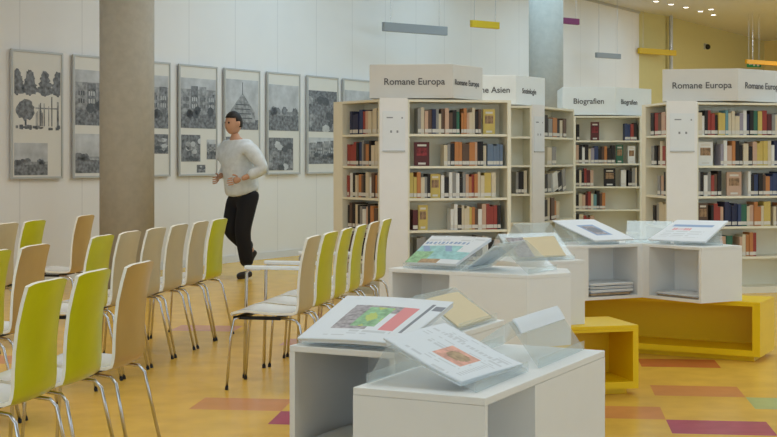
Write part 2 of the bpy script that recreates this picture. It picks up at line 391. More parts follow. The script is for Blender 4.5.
# right cluster
N = [Vector(p) for p in ((.92, 8.64), (1.70, 9.04), (2.006, 8.66), (2.315, 8.84), (2.08, 9.32), (1.74, 9.47), (.74, 9.02))]
display_box('display_box', N, ZB, ZT, {0: [(.50, .955, None, None, .27)], 1: [(.12, .96, None, None, .26)]}, 'white angled display box with two open compartments on the long yellow bench', 'unit_white', group=G1)
fd = Vector((.882, -.471)); fn = Vector((.471, .882)); fr = Vector((2.40, 8.72))
rb = [fr-fd*1.42, fr, fr+fn*.42, fr+fn*.42-fd*1.42]
display_box('bench', rb, 0, ZB-.0003, {0: [(.03, .965, .075, ZB-.03, .34)]}, 'long yellow open bench at the right under the angled white box', 'yellow', True, 'bench', 'yellow open benches')

# ------------------------------------------------------------------ acrylic stands
def stand(p, q, ridge_h, lw, rw, z, label, L=None):
    """ridge from p to q (plan); lw/rw widths of the slopes to the left / right of p->q"""
    p, q = Vector(p), Vector(q); d = q-p; ln = d.length; e = d/ln
    root = thing('acrylic_stand', (p.x, p.y, z), label, 'acrylic stand', math.atan2(e.y, e.x), 'clear acrylic newspaper stands')
    th = .004
    def sheet(nm, sgn, w):
        m = MB(); n = Vector((0, sgn*ridge_h, w)).normalized()*th
        a = Vector((0, 0, ridge_h)); b = Vector((0, sgn*w, .003))
        t = [Vector((0, a.y, a.z)), Vector((ln, a.y, a.z)), Vector((ln, b.y, b.z)), Vector((0, b.y, b.z))]
        u_ = [v+n for v in t]
        if sgn > 0: t.reverse(); u_.reverse()
        m.poly(t, 'acrylic'); m.poly(list(reversed(u_)), 'acrylic')
        for i in range(4):
            j = (i+1) % 4; m.poly([t[j], t[i], u_[i], u_[j]], 'acrylic')
        o = m.build(nm, root)
        # small holding lip along the foot
        m = MB(); y0, y1 = sorted((sgn*w, sgn*(w+.004))); m.box((0, y0, .002), (ln, y1, .028), 'acrylic'); m.build('holding_lip', root)
    if lw: sheet('sloping_sheet', 1, lw)
    if rw: sheet('sloping_sheet', -1, rw)
    return root

# ------------------------------------------------------------------ newspapers
def newspaper(c00, c10, c11, c01, th, print_fn, label, wave=.006, name='newspaper', nu=64, nv=48, sheets=True, pmat='paper', group='newspapers'):
    """corners: c00 front-left, c10 front-right, c11 back-right, c01 back-left"""
    C = [Vector(c) for c in (c00, c10, c11, c01)]; o0 = sum(C, Vector())/4
    C = [c-o0 for c in C]; nrm = (C[1]-C[0]).cross(C[3]-C[0]).normalized()
    root = thing(name, o0, label, 'newspaper' if name == 'newspaper' else 'magazine', 0, group); rnd = random.Random(label); ph = rnd.random()*6
    def S(u, v, off, grow=0, sh=0):
        u2 = u*(1+2*grow)-grow+sh; v2 = v*(1+2*grow)-grow
        b = (C[0]*(1-u2)+C[1]*u2)*(1-v2)+(C[3]*(1-u2)+C[2]*u2)*v2
        w = wave*(math.sin(u*5+ph)*.6+math.sin(v*4+u*3+ph*2)*.4) + wave*1.2*math.exp(-((u-.5)/.05)**2)*0
        return b+nrm*(off+max(-th*.3, w))
    m = MB(); m.grid(lambda u, v: S(u, v, th), nu, nv, print_fn); m.grid(lambda u, v: S(u, v, th*.62), nu, nv, lambda u, v: pmat, True)
    for (fn_, nn) in (((lambda a, b: S(a, 0, th*(.62+.38*b))), nu), ((lambda a, b: S(1, a, th*(.62+.38*b))), nv), ((lambda a, b: S(1-a, 1, th*(.62+.38*b))), nu), ((lambda a, b: S(0, 1-a, th*(.62+.38*b))), nv)):
        m.grid(fn_, nn, 1, lambda u, v: pmat)
    m.build('front_page', root, smooth=True)
    m = MB(); g = -.015
    m.grid(lambda u, v: S(u, v, th*.60, g, .015), nu//2, nv//2, lambda u, v: pmat); m.grid(lambda u, v: S(u, v, 0, g, .015), nu//2, nv//2, lambda u, v: pmat, True)
    for (fn_, nn) in (((lambda a, b: S(a, 0, th*.6*b, g, .015)), nu//2), ((lambda a, b: S(1, a, th*.6*b, g, .015)), nv//2), ((lambda a, b: S(1-a, 1, th*.6*b, g, .015)), nu//2), ((lambda a, b: S(0, 1-a, th*.6*b, g, .015)), nv//2)):
        m.grid(fn_, nn, 1, lambda u, v: pmat)
    m.build('inner_pages', root)
    return root

def textrows(u, v, n=24, dens=.5):
    r = int(v*n)
    if r % 2 == 0: return 'paper'
    return 'text_grey' if ((math.sin(r*12.9+int(u*5)*3.1)*43758.5) % 1) < dens and (u*4) % 1 > .12 and .05 < u < .95 else 'paper'
def pr_a(u, v):
    if .06 < v < .2 and u < .93: return textrows(u, v, 40, .25)
    if .22 < v < .78 and .2 < u < .80:
        if u > .66: return 'ink_red'
        if .36 < u < .60 and .3 < v < .72: return 'ink_green' if (math.sin(u*37)+math.cos(v*23+u*9)) > -.4 else 'ink_lime'
        if .53 < u < .66 and v < .6: return 'paper'
        return 'ink_grey'
    if .86 < u < .89 and .15 < v < .9: return 'text_dark'
    if u > .9 and .76 < v < .86: return 'text_dark'
    return 'paper' if v > .82 else textrows(u, v, 30, .15)
def pr_b(u, v):
    if .27 < v < .60 and .40 < u < .76:
        return 'ink_tan' if (u-.6)**2*6+(v-.45)**2*9 < .09 else 'ink_orange'
    if .72 < v < .8 and .15 < u < .9: return 'text_grey' if (u*18) % 1 > .35 else 'paper'
    if .12 < u < .2 and v < .9: return 'paper'
    if .84 < u < .9 and .1 < v < .62: return 'text_grey' if (v*24) % 1 > .3 else 'paper'
    return textrows(u, v, 34, .3)
def pr_c(u, v):
    if v < .14: return 'ink_tan' if .25 < u < .62 else 'ink_green' if u < .25 else 'paper'
    if v < .42: return 'ink_green' if u < .35 else 'ink_teal'
    if v < .62 and u < .75: return 'ink_teal' if (u+v*.6) % .4 > .12 else 'ink_blue'
    if .68 < v < .78: return 'ink_blue' if (u*14) % 1 > .4 and u < .8 else 'paper'
    return textrows(u, v, 26, .3)
def pr_d(u, v):
    if .22 < v < .72 and .3 < u < .68: return 'text_dark' if (u-.5)**2+(v-.48)**2 < .018 else 'ink_grey' if .28 < v < .66 and .35 < u < .62 else 'ink_blue'
    return 'paper'
def pr_e(u, v):
    if .66 < v < .78 and .1 < u < .85: return 'ink_blue'
    if .16 < v < .5 and .1 < u < .8: return textrows(u, v, 22, .9)
    if .5 < v < .6 and .15 < u < .5: return 'ink_red' if (u*20) % 1 > .5 else 'paper'
    return 'paper'
def pr_plain(u, v): return textrows(u, v, 24, .4)
def z3(p, z): return (p.x, p.y, z)

stand(uv(-1.50, 3.07), uv(-1.50, 3.44), .097, .055, .24, ZT, 'clear acrylic stand under the folded newspaper on the nearest box')
newspaper(z3(uv(-1.525, 3.09), .855), z3(uv(-1.30, 3.07), .7635), z3(uv(-1.265, 3.41), .7635), z3(uv(-1.50, 3.42), .858), .014, pr_b, 'newspaper with an orange picture, sloping towards the nearest box corner', wave=.003)
stand(uv(-1.335, 3.50), uv(-1.335, 3.90), .12, .17, .085, ZT, 'peaked clear acrylic stand at the rear end of the nearest box')
newspaper(z3(uv(-1.332, 3.51), .878), z3(uv(-1.306, 3.51), .841), z3(uv(-1.306, 3.89), .841), z3(uv(-1.332, 3.89), .878), .006, lambda u, v: 'paper', 'narrow white newspaper strip lying along the ridge of the rear peaked stand', wave=.002)
m_ = newspaper(z3(uv(-1.70, 4.14), .765), z3(uv(-1.60, 4.14), .765), z3(uv(-1.60, 4.15), .765), z3(uv(-1.70, 4.15), .765), .003, pr_plain, 'x', 0) if False else None
stand(uv(-2.09, 4.02), uv(-1.74, 4.02), .092, .0, .37, ZT, 'clear acrylic stand sloping forward under the broad newspaper')
newspaper(z3(uv(-2.07, 3.612), .762), z3(uv(-1.715, 3.612), .762), z3(uv(-1.715, 4.0), .852), z3(uv(-2.10, 4.0), .852), .016, pr_a, 'broad newspaper with red and green picture on the second white box', wave=.004)
stand(uv(-1.91, 4.12), uv(-1.91, 4.46), .11, .16, .16, ZT, 'clear acrylic stand behind the broad newspaper')
newspaper(z3(uv(-1.752, 4.44), .765), z3(uv(-1.752, 4.14), .765), z3(uv(-1.885, 4.14), .852), z3(uv(-1.885, 4.44), .852), .006, lambda u, v: 'page_cream' if u < .25 else textrows(u, v, 20, .3), 'cream edged newspaper half hidden behind the folded newspaper', wave=.002, pmat='page_cream')
# middle cluster tops
md = (M1[1]-M1[0]).normalized(); mn = Vector((-md.y, md.x))
mp = lambda a, b: M1[0]+md*a+mn*b
stand(mp(.06, .33), mp(.40, .33), .13, .05, .28, ZT, 'clear acrylic stand under the blue and green newspaper')
newspaper(z3(mp(.08, .035), .771), z3(mp(.38, .035), .771), z3(mp(.44, .32), .893), z3(mp(.08, .32), .893), .016, pr_c, 'blue and green illustrated newspaper on the five-sided cream box', wave=.004)
stand(mp(.62, .03), mp(.62, .36), .145, .2, .17, ZT, 'peaked clear acrylic stand right of the blue and green newspaper')
newspaper(z3(mp(.43, .34), .765), z3(mp(.43, .06), .765), z3(mp(.585, .06), .876), z3(mp(.585, .34), .876), .006, lambda u, v: 'ink_tan' if v > .9 else textrows(u, v, 22, .2), 'white newspaper sheet leaning on the peaked stand of the cream box', wave=.003)
stand((.62, 7.66), (.97, 7.82), .14, .13, .2, ZT, 'clear acrylic stand on the closed cream box')
newspaper((.72, 7.49, .766), (1.00, 7.615, .766), (.95, 7.76, .868), (.66, 7.63, .868), .008, lambda u, v: 'page_cream' if u > .35 else 'ink_grey', 'cream newspaper on the closed cream display box', wave=.003, pmat='page_cream')
# right cluster tops
nd = (N[1]-N[0]).normalized(); nn_ = Vector((-nd.y, nd.x)); np_ = lambda a, b: N[0]+nd*a+nn_*b
stand(np_(.02, .25), np_(.30, .25), .14, .12, .2, ZT, 'clear acrylic stand on the left arm of the angled white box')
stand(np_(.40, .32), np_(.72, .32), .14, .05, .27, ZT, 'clear acrylic stand under the newspaper with the small dark picture')
newspaper(z3(np_(.50, .02), .771), z3(np_(.82, .01), .771), z3(np_(.70, .31), .893), z3(np_(.36, .31), .893), .012, pr_d, 'white newspaper with one small dark picture on the angled box', wave=.002)
stand((1.64, 9.27), (1.93, 9.19), .14, .12, .16, ZT, 'clear acrylic stand between the two newspapers of the angled box')
kd = (N[2]-N[1]).normalized(); kn = Vector((-kd.y, kd.x)); kp = lambda a, b: N[1]+kd*a+kn*b
stand((1.93, 9.16), (2.24, 9.10), .14, .04, .27, ZT, 'clear acrylic stand under the bluish newspaper')
newspaper((1.735, 9.02, .768), (2.06, 8.77, .771), (2.28, 9.05, .892), (1.96, 9.16, .892), .012, pr_e, 'bluish white newspaper at the right end of the angled box', wave=.002)

def pile(poly_c, d, wd, dp, z, n, lab, tot):
    names = ['bottom', 'second', 'third', 'fourth', 'top']
    e = d; q = Vector((-e.y, e.x)); rnd = random.Random(lab)
    for i in range(n):
        c = poly_c; j = rnd.uniform(-.008, .008); w2 = wd*rnd.uniform(.9, 1)/2
        th = tot/n*.7; z_ = z+th*.35+i*tot/n
        if n > 1: w = 'topmost' if i == n-1 else ('lowest' if i == 0 else ('second from the bottom' if i == 1 else 'third from the bottom'))
        lb = ('%s newspaper, %s of its pile' % (lab, w)) if n > 1 else lab
        k = ['ink_tan', 'paper', 'text_grey', 'paper'][i % 4]
        newspaper(z3(c-e*w2+q*(0+j), z_), z3(c+e*w2+q*j, z_), z3(c+e*w2+q*(dp+j), z_), z3(c-e*w2+q*(dp+j), z_), th, lambda u, v: 'paper', 'folded ' + lb, wave=.0015, nu=10, nv=6, pmat=k)
zc = ZB+.021
pile(np_(.635, .02), nd, .36, .22, zc, 4, 'in left compartment of the angled box', .085)
pile(kp(.27, .02), kd, .36, .21, zc, 2, 'in right compartment of the angled box', .025)
pile(uv(-1.93, 3.63), Vector((.899, -.438)), .24, .3, zc, 3, 'inside the box below the broad newspaper', .05)

# ------------------------------------------------------------------ bookcases
CODE = {'k':(38,34,36),'w':(222,220,214),'c':(214,196,160),'g':(142,140,136),'n':(104,74,56),'r':(172,54,44),'o':(206,120,52),'y':(216,184,76),'b':(48,66,118),'B':(40,46,86),
        's':(96,120,152),'e':(44,112,84),'p':(206,160,130),'m':(100,36,40),'t':(90,150,160),'v':(150,142,160)}
NAMES = {'k':'black','w':'white','c':'cream','g':'grey','n':'brown','r':'red','o':'orange','y':'yellow','b':'blue','B':'navy blue','s':'slate blue','e':'green','p':'salmon pink','m':'dark red','t':'teal','v':'pale violet'}
for k, c in CODE.items():
    g_ = sum(c)/3; P('book_'+k, tuple(v*.72+g_*.28 for v in c), .6, noise=.06)
P('cover_art', (150, 120, 90), .5, noise=.6, nscale=30); P('cover_red', (120, 40, 45), .5, noise=.8, nscale=25)
ORD = ['first','second','third','fourth','fifth','sixth','seventh','eighth','ninth','tenth','eleventh','twelfth','thirteenth','fourteenth','fifteenth','sixteenth','seventeenth','eighteenth','nineteenth','twentieth','twenty-first','twenty-second','twenty-third']
SH = ['top','second','third','fourth','fifth','bottom']
HT = 1.86; NROW = 6; ZS0 = .06; PITCH = (HT-.02-ZS0)/NROW
def shelf_z(row): return ZS0 + (NROW-1-row)*PITCH     # top surface of the row's board

def book_mesh(w, h, d, k):
    key = None; m = MB(); c = 'book_'+k
    m.poly([(0,0,0),(w,0,0),(w,0,.012),(0,0,.012)], c); m.poly([(0,0,.012),(w,0,.012),(w,0,.045),(0,0,.045)], 'label_white'); m.poly([(0,0,.045),(w,0,.045),(w,0,h),(0,0,h)], c)
    m.poly([(w,0,0),(w,d,0),(w,d,h),(w,0,h)], c); m.poly([(0,d,0),(0,0,0),(0,0,h),(0,d,h)], c)
    m.poly([(w,d,0),(0,d,0),(0,d,h),(w,d,h)], 'pages'); m.poly([(0,0,h),(w,0,h),(w,d,h),(0,d,h)], c if w < .012 else 'pages'); m.poly([(0,0,0),(0,d,0),(w,d,0),(w,0,0)], 'pages')
    return m
def face_mesh(w, h, d, k):
    m = MB(); c = 'book_'+k; m.box((0,0,0),(w,d,h),c)
    pic = 'cover_red' if k == 'm' else 'cover_art'
    m.poly([(w*.15,-.0008,h*.42),(w*.85,-.0008,h*.42),(w*.85,-.0008,h*.75),(w*.15,-.0008,h*.75)], pic)
    m.poly([(w*.2,-.0008,h*.82),(w*.8,-.0008,h*.82),(w*.8,-.0008,h*.9),(w*.2,-.0008,h*.9)], 'label_white')
    m.poly([(w*.25,-.0008,h*.06),(w*.75,-.0008,h*.06),(w*.75,-.0008,h*.14),(w*.25,-.0008,h*.14)], 'label_white')
    return m
rb_ = random.Random(3)
def books_on(p, q, a0, a1, row, segs, where, dep=.24):
    p, q = Vector(p), Vector(q); e = (q-p); ln = e.length; e /= ln; inn = Vector((-e.y, e.x)); rz = math.atan2(e.y, e.x)
    L0, L1 = a0*ln+.004, a1*ln-.004; z = shelf_z(row)+.0008; cnt = 0
    for (t0, t1, s) in segs:
        x0, x1 = L0+(L1-L0)*t0, L0+(L1-L0)*t1
        if s.endswith('!'):
            k = s[0].lower(); w = x1-x0; h = min(.24, PITCH-.05)*rb_.uniform(.92, 1)
            o = face_mesh(w*.96, h, .02, k).build('book')
            pt = p+e*(x0)+inn*.06; o.location = (pt.x, pt.y, z); o.rotation_euler = (0, 0, rz)
            tag(o, '%s book shown cover forward on the %s shelf, %s' % (NAMES[k], SH[row], where), 'book', 'books on the bookcase shelves'); continue
        lean = s.startswith('/'); s = s.lstrip('/')
        ws = [rb_.uniform(.7, 1.3) for _ in s]; tot = sum(ws); x = x0
        for i, k in enumerate(s):
            w = (x1-x0)*ws[i]/tot; h = rb_.uniform(.185, .245); d = rb_.uniform(.13, .17)
            o = book_mesh(w*.95, h, d, k).build('book'); off = rb_.uniform(.03, .05)
            pt = p+e*x+inn*off; o.location = (pt.x, pt.y, z); o.rotation_euler = (0, 0, rz)
            if lean:
                o.rotation_euler = Matrix.Rotation(rz, 3, 'Z').to_euler()
                an = .2; o.rotation_euler = (Matrix.Rotation(rz, 3, 'Z') @ Matrix.Rotation(-an, 3, 'Y')).to_euler(); 
                o.location.z = z+0
                pt = p+e*(x+.05)+inn*off; o.location = (pt.x, pt.y, z)
            tag(o, '%s spine, %s book on %s shelf, %s' % (NAMES[k], ORD[min(cnt, 22)], SH[row], where), 'book', 'books on the bookcase shelves')
            cnt += 1; x += w

def bookcase(poly, faces, panels, label, sheet_edge=None):
    """faces: edge -> (a0,a1,depth)"""
    c = sum((Vector(p) for p in poly), Vector((0,0)))/len(poly); lp = [Vector(p)-c for p in poly]
    root = thing('bookcase', (c.x, c.y, 0), label, 'bookcase', 0, 'white angled library bookcases')
    m = MB(); carcass(m, lp, 0, HT, {e: [(a0, a1, ZS0, HT-.022, dp)] for e, (a0, a1, dp) in faces.items()}, 'bookcase_white'); m.build('carcass', root)
    for ed, (a0, a1, dp) in faces.items():
        p, q = lp[ed], lp[(ed+1) % len(lp)]; e = (q-p); ln = e.length; e /= ln; inn = Vector((-e.y, e.x))
        for r in range(NROW-1):
            z1 = shelf_z(r); A = p+e*(a0*ln+.001)+inn*.006; B = p+e*(a1*ln-.001)+inn*.006
            m = MB(); m.prism([A, B, B+inn*(dp-.008), A+inn*(dp-.008)], z1-.022, z1, 'bookcase_white'); m.build('shelf', root)
    for ed in panels:
        p, q = lp[ed], lp[(ed+1) % len(lp)]; e = (q-p); ln = e.length; e /= ln; out = Vector((e.y, -e.x))
        m = MB(); m.prism([p+out*.014, q+out*.014, q+out*.0005, p+out*.0005], .02, HT+.012, 'panel_white'); m.build('end_panel', root)
    if sheet_edge is not None:
        p, q = lp[sheet_edge], lp[(sheet_edge+1) % len(lp)]; e = (q-p); ln = e.length; e /= ln; out = Vector((e.y, -e.x)); rz = math.atan2(e.y, e.x)
        pl = MB(); w = ln*.8; hh = .36; zb = HT-.47
        pl.box((0, -.004, 0), (w, 0, hh), 'paper')
        pl.box((0, -.012, -.012), (w, 0, -.0), 'frame_grey')
        for (a,b,cc,d) in ((.18,.46,.82,.85),(.84,.9,.81,.85),(.34,.42,.45,.51),(.62,.70,.45,.51)): pl.poly([(a*w,-.0048,cc*hh),(b*w,-.0048,cc*hh),(b*w,-.0048,d*hh),(a*w,-.0048,d*hh)],'text_dark')
        o = pl.build('info_sheet', root); pt = p+e*(ln*.1)+out*.0155; o.location = (pt.x, pt.y, zb); o.rotation_euler = (0, 0, rz)
    return root

def sign(poly, z0, z1, texts, label, k='sign_white'):
    """texts: list of (edge, string, size, start fraction)"""
    c = sum((Vector(p) for p in poly), Vector((0,0)))/len(poly); lp = [Vector(p)-c for p in poly]
    root = thing('bookcase_sign', (c.x, c.y, z0), label, 'sign', 0, 'white sign boxes on the bookcases')
    m = MB(); m.prism(lp, 0, z1-z0, k); m.build('sign_box', root, bevel=.004)
    for (ed, s, size, fr_) in texts:
        p, q = lp[ed], lp[(ed+1) % len(lp)]; e = (q-p); ln = e.length; e /= ln; out = Vector((e.y, -e.x))
        adv = 0
        for wd in s.split():
            cu = bpy.data.curves.new('tmp', 'FONT'); cu.body = wd; cu.size = size; cu.extrude = .001; cu.offset = .0009; cu.resolution_u = 3
            t = bpy.data.objects.new('tmp', cu); COL.objects.link(t)
            dg = bpy.context.evaluated_depsgraph_get(); me = bpy.data.meshes.new_from_object(t.evaluated_get(dg)); bpy.data.objects.remove(t)
            me.name = 'lettering'; me.materials.clear(); me.materials.append(M_['sign_text'])
            o = bpy.data.objects.new('lettering', me); COL.objects.link(o); o.parent = root
            pt = p+e*(ln*fr_+adv)+out*.003; o.location = (pt.x, pt.y, (z1-z0)*.40)
            o.rotation_euler = (math.pi/2, 0, math.atan2(e.y, e.x))
            adv += max(v.co.x for v in me.vertices)+size*.30
    return root

def at(px, y): return Vector(((px-CX)/F*y, y))
# left bookcase
T1 = [at(333.5, 13.02), at(341.3, 12.93), at(379.4, 12.36), at(407.5, 12.40), at(511, 12.62), at(510.5, 12.95), Vector((.6, 13.75)), Vector((-.2, 13.6))]
bookcase(T1, {1: (.03, .97, .24), 3: (.02, .965, .25)}, [2], 'left bookcase beneath the larger Romane Europa sign, near the row of chairs', 2)
wh = 'wide face of left bookcase'
for r, sg in enumerate([[(.09,.33,'gcpnBgc'),(.33,.52,'npnke'),(.54,.74,'oopcckn'),(.77,.90,'y!')],
      [(.06,.22,'m!'),(.36,.80,'cgkoonnoopkkc'),(.81,.97,'sssss')],
      [(.0,.16,'yyoc'),(.16,.22,'gk'),(.22,.33,'y!'),(.33,.52,'wkwgw'),(.52,.78,'kgporocc'),(.78,.90,'yc')],
      [(.04,.09,'m'),(.10,.20,'y!'),(.43,.62,'wwkccc'),(.62,.95,'yonwprrrk')],
      [(.08,.95,'ggwkknrgoknrbgwkp')]]): books_on(T1[3], T1[4], .02, .965, r, sg, wh)
wh = 'narrow left face of left bookcase'
for r, sg in enumerate([[(.12,.45,'BBBb'),(.47,.62,'rp'),(.64,.97,'cccg')],[(.02,.3,'rrrr'),(.3,.7,'kbgnok'),(.72,.97,'ccc')],
      [(.05,.97,'rwkconkcwnog')],[(.04,.96,'knkckgwpkonk')],[(.05,.5,'nkpk')]]): books_on(T1[1], T1[2], .03, .97, r, sg, wh)
S1 = [at(369.5, 12.55), at(453, 12.48), Vector((.905, 12.98)), Vector((.5, 13.5)), Vector((-.1, 13.3))]
SZ0, SZ1 = HT+.014, 2.19
sign(S1, SZ0, SZ1, [(0, 'Romane Europa', .088, .17), (1, 'Romane Europa', .074, .05)], 'leftmost sign box reading Romane Europa, on the left bookcase')
# Asien bookcase
T3 = [Vector((.55, 13.75)), at(531.5, 13.95), at(543.5, 14.12), at(574.3, 15.1), Vector((1.7, 15.6)), Vector((.6, 15.2))]
bookcase(T3, {0: (.02, .985, .25), 2: (.03, .97, .25)}, [1], 'pale bookcase under the Asien sign, half behind the left bookcase', 1)
books_on(T3[0], T3[1], .02, .985, 2, [(.85,.98,'gkkc')], 'front face of Asien bookcase')
for r, sg in enumerate([[(.1,.85,'kgokcn')],[(.2,.5,'cg')],[(.08,.35,'kg'),(.38,.8,'/wkg')],[(.1,.65,'kcnoc')]]): books_on(T3[2], T3[3], .03, .97, r, sg, 'receding side of Asien bookcase')
S3 = [at(405, 13.95), at(516, 14.0), at(545, 14.55), Vector((1.3, 15.0)), Vector((.4, 14.8))]
sign(S3, SZ0, SZ1-.01, [(0, 'Romane Asien', .088, .50), (1, 'Soziologie', .078, .2)], 'sign box ending in the word Asien, right of the leftmost sign', 'sign_cool_lit')
# Biografien bookcase
T4 = [at(574.5, 17.4), at(641.5, 17.4), at(648, 17.6), Vector((3.35, 18.2)), Vector((2.38, 18.2))]
bookcase(T4, {0: (.02, .975, .25)}, [1], 'far bookcase under the Biografien sign')
wh = 'Biografien bookcase'
for r, sg in enumerate([[(.02,.06,'k'),(.24,.38,'m!'),(.78,.97,'bbrk')],[(0,.62,'pkwkcvbknokk'),(.64,.76,'e!'),(.83,.95,'w!')],
      [(0,.28,'kckrmp'),(.45,.64,'k!'),(.72,.80,'w'),(.83,.97,'kkgc')],[(0,.47,'kcpmrctkno')],[(0,.3,'kcrrp')]]): books_on(T4[0], T4[1], .02, .975, r, sg, wh)
S4 = [at(562.5, 17.45), at(615.5, 17.45), at(651.5, 18.0), Vector((3.0, 18.6)), Vector((2.3, 18.4))]
sign(S4, SZ0, 2.235, [(0, 'Biografien', .10, .2), (1, 'Biografien', .09, .14)], 'white sign box in cool light reading Biografien', 'sign_cool_lit')
# right bookcase
T2 = [at(641.8, 13.72), at(645, 13.7), at(666.5, 13.02), at(696.8, 13.05), at(803, 13.32), Vector((4.2, 13.8)), Vector((3.6, 14.5)), Vector((2.8, 14.4))]
bookcase(T2, {1: (.03, .97, .22), 3: (.015, .98, .25)}, [2], 'right bookcase beneath the Romane Europa sign at the photo\'s right edge', 2)
wh = 'wide face of right bookcase'
for r, sg in enumerate([[(0,.97,'cwkrrkyytcccvwBkeyrmgcwkgb')],[(.02,.17,'w!'),(.23,.97,'vwpokkckpyyycwBkgrc')],[(0,.24,'gkwgrnk'),(.30,.45,'p!'),(.50,.97,'wkbknobbBwgkn')],
      [(.02,.12,'n!'),(.14,.26,'krrp'),(.27,.43,'BBBBb'),(.43,.49,'e'),(.49,.72,'cpoocyy'),(.75,.97,'cnogkc')],[(.05,.35,'rkgpe'),(.42,.58,'pcoor')]]): books_on(T2[3], T2[4], .015, .98, r, sg, wh)
for r, sg in enumerate([[(.1,.97,'krnpr')],[(.1,.97,'gkncrk')],[(.4,.97,'gpkr')],[(.2,.95,'kgccc')]]): books_on(T2[1], T2[2], .03, .97, r, sg, 'narrow face of right bookcase')
S2 = [at(662.5, 13.25), at(738, 13.1), at(803, 13.75), Vector((3.7, 14.3)), Vector((2.9, 14.2))]
sign(S2, SZ0, SZ1, [(0, 'Romane Europa', .088, .125), (1, 'Romane Europa', .088, .10)], 'right sign box reading Romane Europa on both faces, before the yellow wall')

# ------------------------------------------------------------------ chairs
PROF = [(.155,.424),(.147,.434),(.122,.441),(.06,.441),(.0,.436),(-.07,.430),(-.15,.428),(-.208,.430),(-.236,.441),(-.248,.464),(-.252,.50),(-.253,.56),(-.256,.63),(-.266,.72),(-.283,.80),(-.300,.875)]
WID = [.34,.355,.365,.37,.37,.37,.37,.366,.360,.355,.35,.345,.338,.332,.327,.322]
def make_shell(col):
    n = len(PROF); m = MB(); th = .014; NY = 8
    nor = []
    for i in range(n):
        a, b = PROF[max(i-1,0)], PROF[min(i+1,n-1)]; dx, dz = b[0]-a[0], b[1]-a[1]; l = math.hypot(dx, dz); nor.append((dz/l, -dx/l))
    def S(i, y, off):
        w = WID[i]/2; bow = .014*(y*y) if i > 8 else .010*(y*y)*(1 if 2 < i <= 8 else .3)
        nx, nz = nor[i]; o_ = off+bow
        rx = -.012*(1-y*y)*0
        top = 0
        if i == n-1: top = -.014*y**4
        return (PROF[i][0]+nx*o_*1, y*w, PROF[i][1]+nz*o_+top)
    def g(off, k, flip):
        b = len(m.v); mi = m.mi(k)
        for i in range(n):
            for j in range(NY+1): m.v.append(S(i, -1+2*j/NY, off))
        for i in range(n-1):
            for j in range(NY):
                q = (b+i*(NY+1)+j, b+i*(NY+1)+j+1, b+(i+1)*(NY+1)+j+1, b+(i+1)*(NY+1)+j)
                m.f.append(q if not flip else tuple(reversed(q))); m.m.append(mi)
    # sitting side faces +normal (up / forward)
    g(th/2, 'shell_white', True); g(-th/2, col, False)
    for i in range(n-1):
        for y in (-1, 1):
            q = [S(i,y,th/2), S(i,y,-th/2), S(i+1,y,-th/2), S(i+1,y,th/2)]
            m.poly(q if y < 0 else list(reversed(q)), 'shell_edge')
    for i in (0, n-1):
        for j in range(NY):
            y0, y1 = -1+2*j/NY, -1+2*(j+1)/NY
            q = [S(i,y0,th/2), S(i,y1,th/2), S(i,y1,-th/2), S(i,y0,-th/2)]
            m.poly(q if i else list(reversed(q)), 'shell_edge')
    return m
proto = {}
def make_chair(col, arms):
    root = thing('shell_chair', (0,0,0), '', 'chair', 0, 'chairs set out in rows')
    o = make_shell(col).build('shell', root, smooth=True)
    try:
        bpy.context.view_layer.objects.active = o
    except Exception: pass
    o.data.set_sharp_from_angle(angle=math.radians(50))
    for sy in (1, -1):
        if (arms == 2) or (arms == 1 and sy == -1):
            m = MB(); m.tube([(.20, sy*.195, .012), (.19, sy*.195, .40), (.185, sy*.195, .635), (.165, sy*.195, .655), (.10, sy*.195, .66)], .010, 'chrome', 8); lg = m.build('leg', root, smooth=True)
            m = MB(); m.box((-.20, sy*.195-.02, .655), (.195, sy*.195+.02, .678), 'shell_white'); m.build('armrest', root, bevel=.006)
        else:
            m = MB(); m.tube([(.178, sy*.185, .012), (.156, sy*.18, .30), (.138, sy*.17, .402), (.11, sy*.155, .412)], .008, 'chrome', 8); lg = m.build('leg', root, smooth=True)
        m = MB(); m.tube([(.179, sy*.185, 0), (.1775, sy*.185, .02)], .0105, 'black', 8)
        if (arms == 2) or (arms == 1 and sy == -1): m = MB(); m.tube([(.20, sy*.195, 0), (.1995, sy*.195, .02)], .012, 'black', 8)
        g = m.build('glide', lg)
        m = MB(); m.tube([(-.325, sy*.187, .012), (-.262, sy*.172, .30), (-.246, sy*.168, .375), (-.222, sy*.164, .402), (-.14, sy*.155, .412)], .008, 'chrome', 8); lg = m.build('leg', root, smooth=True)
        m = MB(); m.tube([(-.3275, sy*.187, 0), (-.3225, sy*.187, .02)], .0105, 'black', 8); m.build('glide', lg)
    m = MB(); m.box((-.13, -.155, .400), (.15, -.12, .418), 'black'); m.box((-.13, .12, .400), (.15, .155, .418), 'black'); m.box((.10, -.125, .398), (.15, .125, .413), 'black'); m.box((-.12, -.125, .398), (-.08, .125, .413), 'black')
    m.build('seat_frame', root, bevel=.003)
    return root
TH = .1974; rd = Vector((math.sin(math.atan(TH)), math.cos(math.atan(TH)))); fdv = Vector((-rd.y, rd.x)); RZ = math.atan2(fdv.y, fdv.x)
rj = random.Random(11)
def chair(c, y, col, label, arms=0):
    key = (col, arms)
    if key not in proto: proto[key] = o = make_chair(col, arms)
    else: o = copy_tree(proto[key])
    top = Vector((TH*y-c, y)); base = top + fdv*.300
    o.location = (base.x, base.y, 0); o.rotation_euler = (0, 0, RZ+rj.uniform(-.02, .02)); o['label'] = label
cc = {'l':'lime', 'b':'beech', 'g':'greige'}
for y, k, lb in ((5.0,'l','lime green chair nearest the camera at the lower left corner'),(5.42,'l','lime green chair between another lime chair and a tan chair in the front row'),(5.83,'b','tan wooden chair at the aisle end of the front left row')):
    chair(2.24 if y < 5.8 else 2.215, y, cc[k], lb)
